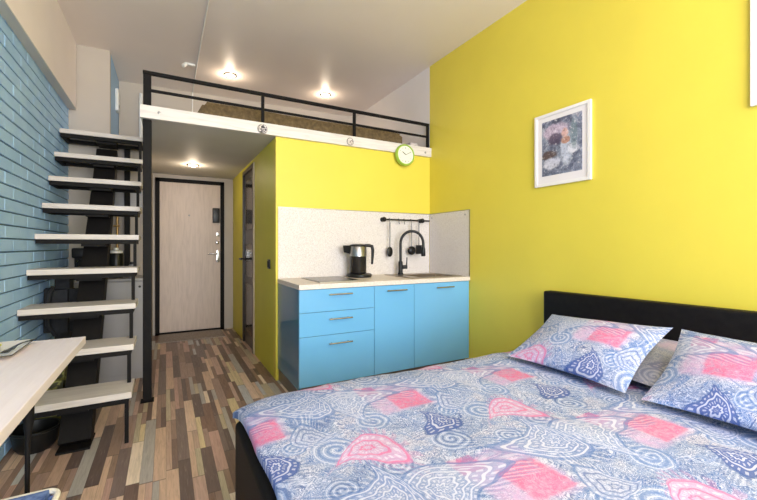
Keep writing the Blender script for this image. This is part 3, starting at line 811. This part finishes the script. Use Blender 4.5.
# duvet
MP = paisley('paisley_duvet_cotton', False, (.07, .2025))
bm = bmesh.new()
DX0, DX1, DY0, DY1 = .262, 2.335, .05, 1.705
NX, NY = 150, 120
def dz(x, y):
    e = min(x - DX0, 9); ey = min(DY1 - y, y - DY0)
    z = .506 + .010*noise.noise(Vector((x*2.2, y*2.2, 1))) + .006*noise.noise(Vector((x*6, y*3.5, 4))) + .003*noise.noise(Vector((x*14, y*10, 7)))
    def drop(d, r, h): return -h*(1 - min(1, d/r))**2
    z += drop(e, .10, .016) + drop(ey, .10, .010)
    c = math.hypot(max(0, x - DX0), max(0, DY1 - y))
    z += -.022*max(0, 1 - c/.25)**2
    return z
V_ = [[bm.verts.new((DX0+(DX1-DX0)*i/NX, DY0+(DY1-DY0)*j/NY, dz(DX0+(DX1-DX0)*i/NX, DY0+(DY1-DY0)*j/NY))) for j in range(NY+1)] for i in range(NX+1)]
for i in range(NX+1):
    for j in range(NY+1):
        v = V_[i][j]; x, y = v.co.x, v.co.y
        pull = max(0, 1 - (DY1 - y)/.20)**2*max(0, 1 - (x - DX0)/.30)
        v.co.x -= .022*pull
        if i == 0: v.co.x += .008*noise.noise(Vector((y*5, 0, 2)))
        if j == NY: v.co.y += .012*noise.noise(Vector((x*4, 0, 3)))
for i in range(NX):
    for j in range(NY): bm.faces.new((V_[i][j], V_[i+1][j], V_[i+1][j+1], V_[i][j+1]))
U_ = [[bm.verts.new((v.co.x, v.co.y, v.co.z-.024)) for v in r] for r in V_]
for i in range(NX):
    for j in range(NY): bm.faces.new((U_[i][j], U_[i][j+1], U_[i+1][j+1], U_[i+1][j]))
idx = [(i, 0) for i in range(NX)] + [(NX, j) for j in range(NY)] + [(i, NY) for i in range(NX, 0, -1)] + [(0, j) for j in range(NY, 0, -1)]
for (i, j), (k, l) in zip(idx, idx[1:] + idx[:1]): bm.faces.new((V_[i][j], U_[i][j], U_[k][l], V_[k][l]))
tag(obj('duvet', bm, MP, None, True, 80), 'blue and pink paisley duvet spread over the black bed', 'duvet')

def pillow(label, corners, thick, mat, seed, group, uvs=(0, 0)):
    """cushion between four corner points (BL, BR, TL, TR), puffed along the sheet normal"""
    BL, BR, TL, TR = [Vector(c) for c in corners]
    nrm = (BR-BL).cross(TL-BL).normalized()
    if nrm.z < 0: nrm = -nrm
    N = 36; bm = bmesh.new(); uvl = bm.loops.layers.uv.new('UVMap'); uvd = {}
    W, H = (BR-BL).length, (TL-BL).length
    def grid(sgn):
        g = []
        for i in range(N+1):
            r = []
            for j in range(N+1):
                a, b = i/N, j/N
                # sides curve inward a little so the corners stick out
                a2 = a + (.5-a)*.07*math.sin(PI*b); b2 = b + (.5-b)*.09*math.sin(PI*a)
                p = BL*(1-a2)*(1-b2) + BR*a2*(1-b2) + TL*(1-a2)*b2 + TR*a2*b2
                h = (math.sin(PI*a)*math.sin(PI*b))
                h = max(h, 0)**.55
                w = noise.noise(Vector((a*3+seed, b*3, seed)))*.14 + noise.noise(Vector((a*8+seed, b*6, seed+5)))*.05
                p = p + nrm*sgn*thick*.5*h*(1+w) 
                v = bm.verts.new(p); uvd[v] = (a*W+uvs[0], b*H+uvs[1]); r.append(v)
            g.append(r)
        return g
    G = [grid(1), grid(-1)]
    for s, g in enumerate(G):
        for i in range(N):
            for j in range(N):
                q = (g[i][j], g[i+1][j], g[i+1][j+1], g[i][j+1]); bm.faces.new(q if s == 0 else q[::-1])
    for f in bm.faces:
        for l in f.loops: l[uvl].uv = uvd[l.vert]
    bmesh.ops.remove_doubles(bm, verts=bm.verts, dist=.0004)
    o = obj('pillow', bm, mat, None, True, 80)
    return tag(o, label, 'pillow', group)
MPil1 = paisley('paisley_pillow_cotton', True, (.51, .0)); MPil2 = paisley('paisley_pillow_cotton', True, (.12, .035))
MPil3 = paisley('paisley_under_pillow_cotton', True, (.9, .5), .45)
gp = 'pillows on the bed'
pillow('paisley pillow leaning on the headboard, the one nearer the kitchen', ((1.675, 1.55, .535), (1.68, .912, .535), (2.10, 1.575, .728), (2.10, .922, .765)), .13, MPil1, 2.0, gp)
pillow('paisley pillow leaning on the headboard, cut by the right photo edge', ((1.67, .845, .535), (1.68, .19, .535), (2.10, .888, .765), (2.10, .22, .765)), .13, MPil2, 7.0, gp)
pillow('greyer flat pillow under the leaning pillow nearer the kitchen', ((1.85, 1.54, .538), (1.85, .876, .538), (2.33, 1.54, .66), (2.33, .876, .66)), .08, MPil3, 4.0, gp)
pillow('greyer flat pillow under the leaning pillow at the right photo edge', ((1.85, .874, .538), (1.85, .22, .538), (2.33, .874, .66), (2.33, .22, .66)), .08, MPil3, 9.0, gp)

# ------------------------------------------------------------------ table
TZ, TX = .75, -.312
t = thing('table', 'narrow white table on a black leg along the blue brick wall', 'table', (-.54, 1.56, 0))
obj('tabletop', B(XL+.003, TX, .98, 2.126, TZ-.032, TZ, .003), M_table, t)
bm = bmesh.new(); tube(bm, [(-.368, 1.552, TZ-.033), (-.369, 1.553, .62), (-.372, 1.556, .55), (-.378, 1.56, 0.0)], [.013, .0135, .0065, .006], 12)
obj('leg', bm, M_black, t, True)
obj('wall_batten', B(XL+.003, XL+.03, 1.0, 2.10, TZ-.08, TZ-.033, .002), M_black, t)
# plate
t = thing('plate', 'square white plate at the far end of the white table', 'plate', (-.61, 1.93, TZ))
bm = bmesh.new()
px0, px1, py0, py1 = -.742, -.474, 1.80, 2.07
def prect(i, z): return [bm.verts.new(p) for p in ((px0+i, py0+i, z), (px1-i, py0+i, z), (px1-i, py1-i, z), (px0+i, py1-i, z))]
rs = [prect(.05, TZ+.001), prect(.0, TZ+.016), prect(.0, TZ+.019), prect(.05, TZ+.006)]
for a, b in zip(rs, rs[1:]):
    for k in range(4): bm.faces.new((a[k], a[(k+1) % 4], b[(k+1) % 4], b[k]))
bm.faces.new(rs[0][::-1]); bm.faces.new(rs[-1])
bmesh.ops.bevel(bm, geom=[e for e in bm.edges if abs(e.verts[0].co.z-e.verts[1].co.z) > .004], offset=.01, segments=3, affect='EDGES')
obj('dish', bm, plain('white_porcelain', srgb(236, 230, 222), .15, 0, .01), t, True, 40)
# greens on the plate
bm = bmesh.new()
for k in range(16):
    cxx, cyy = random.uniform(-.68, -.545), random.uniform(1.87, 1.99); a = random.uniform(0, PI); s = random.uniform(.02, .036)
    ax = Vector((math.cos(a), math.sin(a), 0)); bx_ = Vector((-math.sin(a), math.cos(a), 0)); zz = TZ+.020+random.uniform(0, .026)
    rows = []
    for i in range(6):
        f = i/5; w = math.sin(PI*min(.98, f*.92+.05))*.6
        rows.append([bm.verts.new(Vector((cxx, cyy, zz)) + ax*s*(f-.5)*2 + bx_*s*w*q + Vector((0, 0, .010*math.sin(f*5+k)+.006*q*q))) for q in (-1, -.3, .3, 1)])
    for r0, r1 in zip(rows, rows[1:]):
        for q in range(3): bm.faces.new((r0[q], r0[q+1], r1[q+1], r1[q]))
M_sal = Mat('yellow_green_leaves', .6); n_ = M_sal.noise(M_sal.coord(), 30, 3); M_sal.color(M_sal.ramp(n_, [(.35, srgb(120, 126, 40)), (.55, srgb(178, 172, 84)), (.7, srgb(206, 196, 130))]))
so = obj('salad', bm, M_sal.m, None, True, 80); so.modifiers.new('th', 'SOLIDIFY').thickness = .0015
so['kind'] = 'stuff'; tag(so, 'yellow green salad leaves on the square white plate', 'salad')
# fork
t = thing('fork', 'steel fork lying over the rim of the square white plate', 'fork', (-.49, 1.95, TZ+.02))
fp = [(-.500, 1.860, TZ+.024), (-.498, 1.885, TZ+.021), (-.492, 1.925, TZ+.026), (-.487, 1.965, TZ+.026), (-.480, 2.02, TZ+.022), (-.474, 2.075, TZ+.016)]
bm = bmesh.new(); wd = [.0105, .010, .0035, .0035, .0055, .0065]
rows = [[bm.verts.new((x+w*s, y, z+h)) for s, h in ((-1, 0), (1, 0), (1, .0025), (-1, .0025))] for (x, y, z), w in zip(fp, wd)]
for a, b in zip(rows, rows[1:]):
    for k in range(4): bm.faces.new((a[k], a[(k+1) % 4], b[(k+1) % 4], b[k]))
bm.faces.new(rows[0][::-1]); bm.faces.new(rows[-1])
obj('handle', bm, M_dsteel, t, True, 50)
for k in range(4):
    x = -.500 + (k-1.5)*.0062
    bm = tube(bmesh.new(), [(x, 1.862, TZ+.025), (x-.001, 1.84, TZ+.023), (x-.002, 1.805, TZ+.028)], [.002, .0018, .001], 8); obj('tine', bm, M_dsteel, t, True)

# stool with a blue cushion, pushed under the table
t = thing('stool', 'black stool pushed under the white table', 'stool', (-.42, 1.27, 0))
obj('seat', B(-.57, -.285, 1.12, 1.405, .385, .408, .006), M_blackp, t)
for xx in (-.555, -.30):
    for yy in (1.135, 1.39): obj('leg', cyl(bmesh.new(), (xx, yy, 0), (xx, yy, .384), .011), M_black, t, True)
th = thing('seat_cushion', 'blue square cushion with white piping on the black stool', 'cushion', (-.42, 1.27, .409))
M_denim = Mat('blue_woven_cotton', .9); n_ = M_denim.noise(M_denim.coord(), 40, 3); M_denim.color(M_denim.ramp(n_, [(.35, srgb(58, 84, 140)), (.65, srgb(108, 134, 186))]))
obj('pad', soft_block(bmesh.new(), -.575, -.272, 1.115, 1.425, .409, .460, .018, .006, 2), M_denim.m, th, True, 60)
bm = bmesh.new(); a0, a1, b0, b1 = -.575, -.272, 1.115, 1.425
pts = []
for cx_, cy_, s in ((a1-.03, b1-.03, 0), (a0+.03, b1-.03, 1), (a0+.03, b0+.03, 2), (a1-.03, b0+.03, 3)):
    for q in range(6):
        a = PI/2*(s + q/5); pts.append((cx_+.032*math.cos(a), cy_+.032*math.sin(a), .446))
pts.append(pts[0]); tube(bm, pts, .008, 8, False)
pp = obj('piping', bm, plain('white_piping', srgb(230, 226, 214), .8), th, True); pp['label'] = 'white piping'

# ------------------------------------------------------------------ light
w = bpy.data.worlds.new('daylight'); S.world = w; w.use_nodes = True
bg = w.node_tree.nodes['Background']; bg.inputs[0].default_value = (.75, .85, 1, 1); bg.inputs[1].default_value = 1.0
def area(name, loc, rot, sx, sy, power, col):
    ld = bpy.data.lights.new(name, 'AREA'); ld.shape = 'RECTANGLE'; ld.size = sx; ld.size_y = sy; ld.energy = power; ld.color = col
    o = bpy.data.objects.new(name, ld); C.objects.link(o); o.location = loc; o.rotation_euler = rot; return o
area('window_daylight', ((WX0+WX1)/2, YB-.2, (WZ0+WZ1)/2), (PI/2, 0, 0), WX1-WX0, WZ1-WZ0, 300, (.93, .96, 1))
ld = bpy.data.lights.new('fill_light', 'POINT'); ld.energy = 62; ld.color = (1, .91, .84); ld.shadow_soft_size = .25  # added fill light behind the camera, lifts the left wall and ceiling
lo = bpy.data.objects.new('fill_light', ld); C.objects.link(lo); lo.location = (.95, -.7, 2.6)

# ------------------------------------------------------------------ camera
cd = bpy.data.cameras.new('camera'); cam = bpy.data.objects.new('camera', cd); C.objects.link(cam)
cd.sensor_width = 36; cd.lens = 36*385.2/757; cd.shift_y = -3.8/757; cd.clip_start = .02
cam.location = (0, 0, 1.15); cam.rotation_euler = (PI/2, 0, -.504)
S.camera = cam
S.view_settings.view_transform = 'Standard'; S.view_settings.look = 'None'; S.view_settings.gamma = 1
S.view_settings.use_curve_mapping = False; S.view_settings.exposure = .05
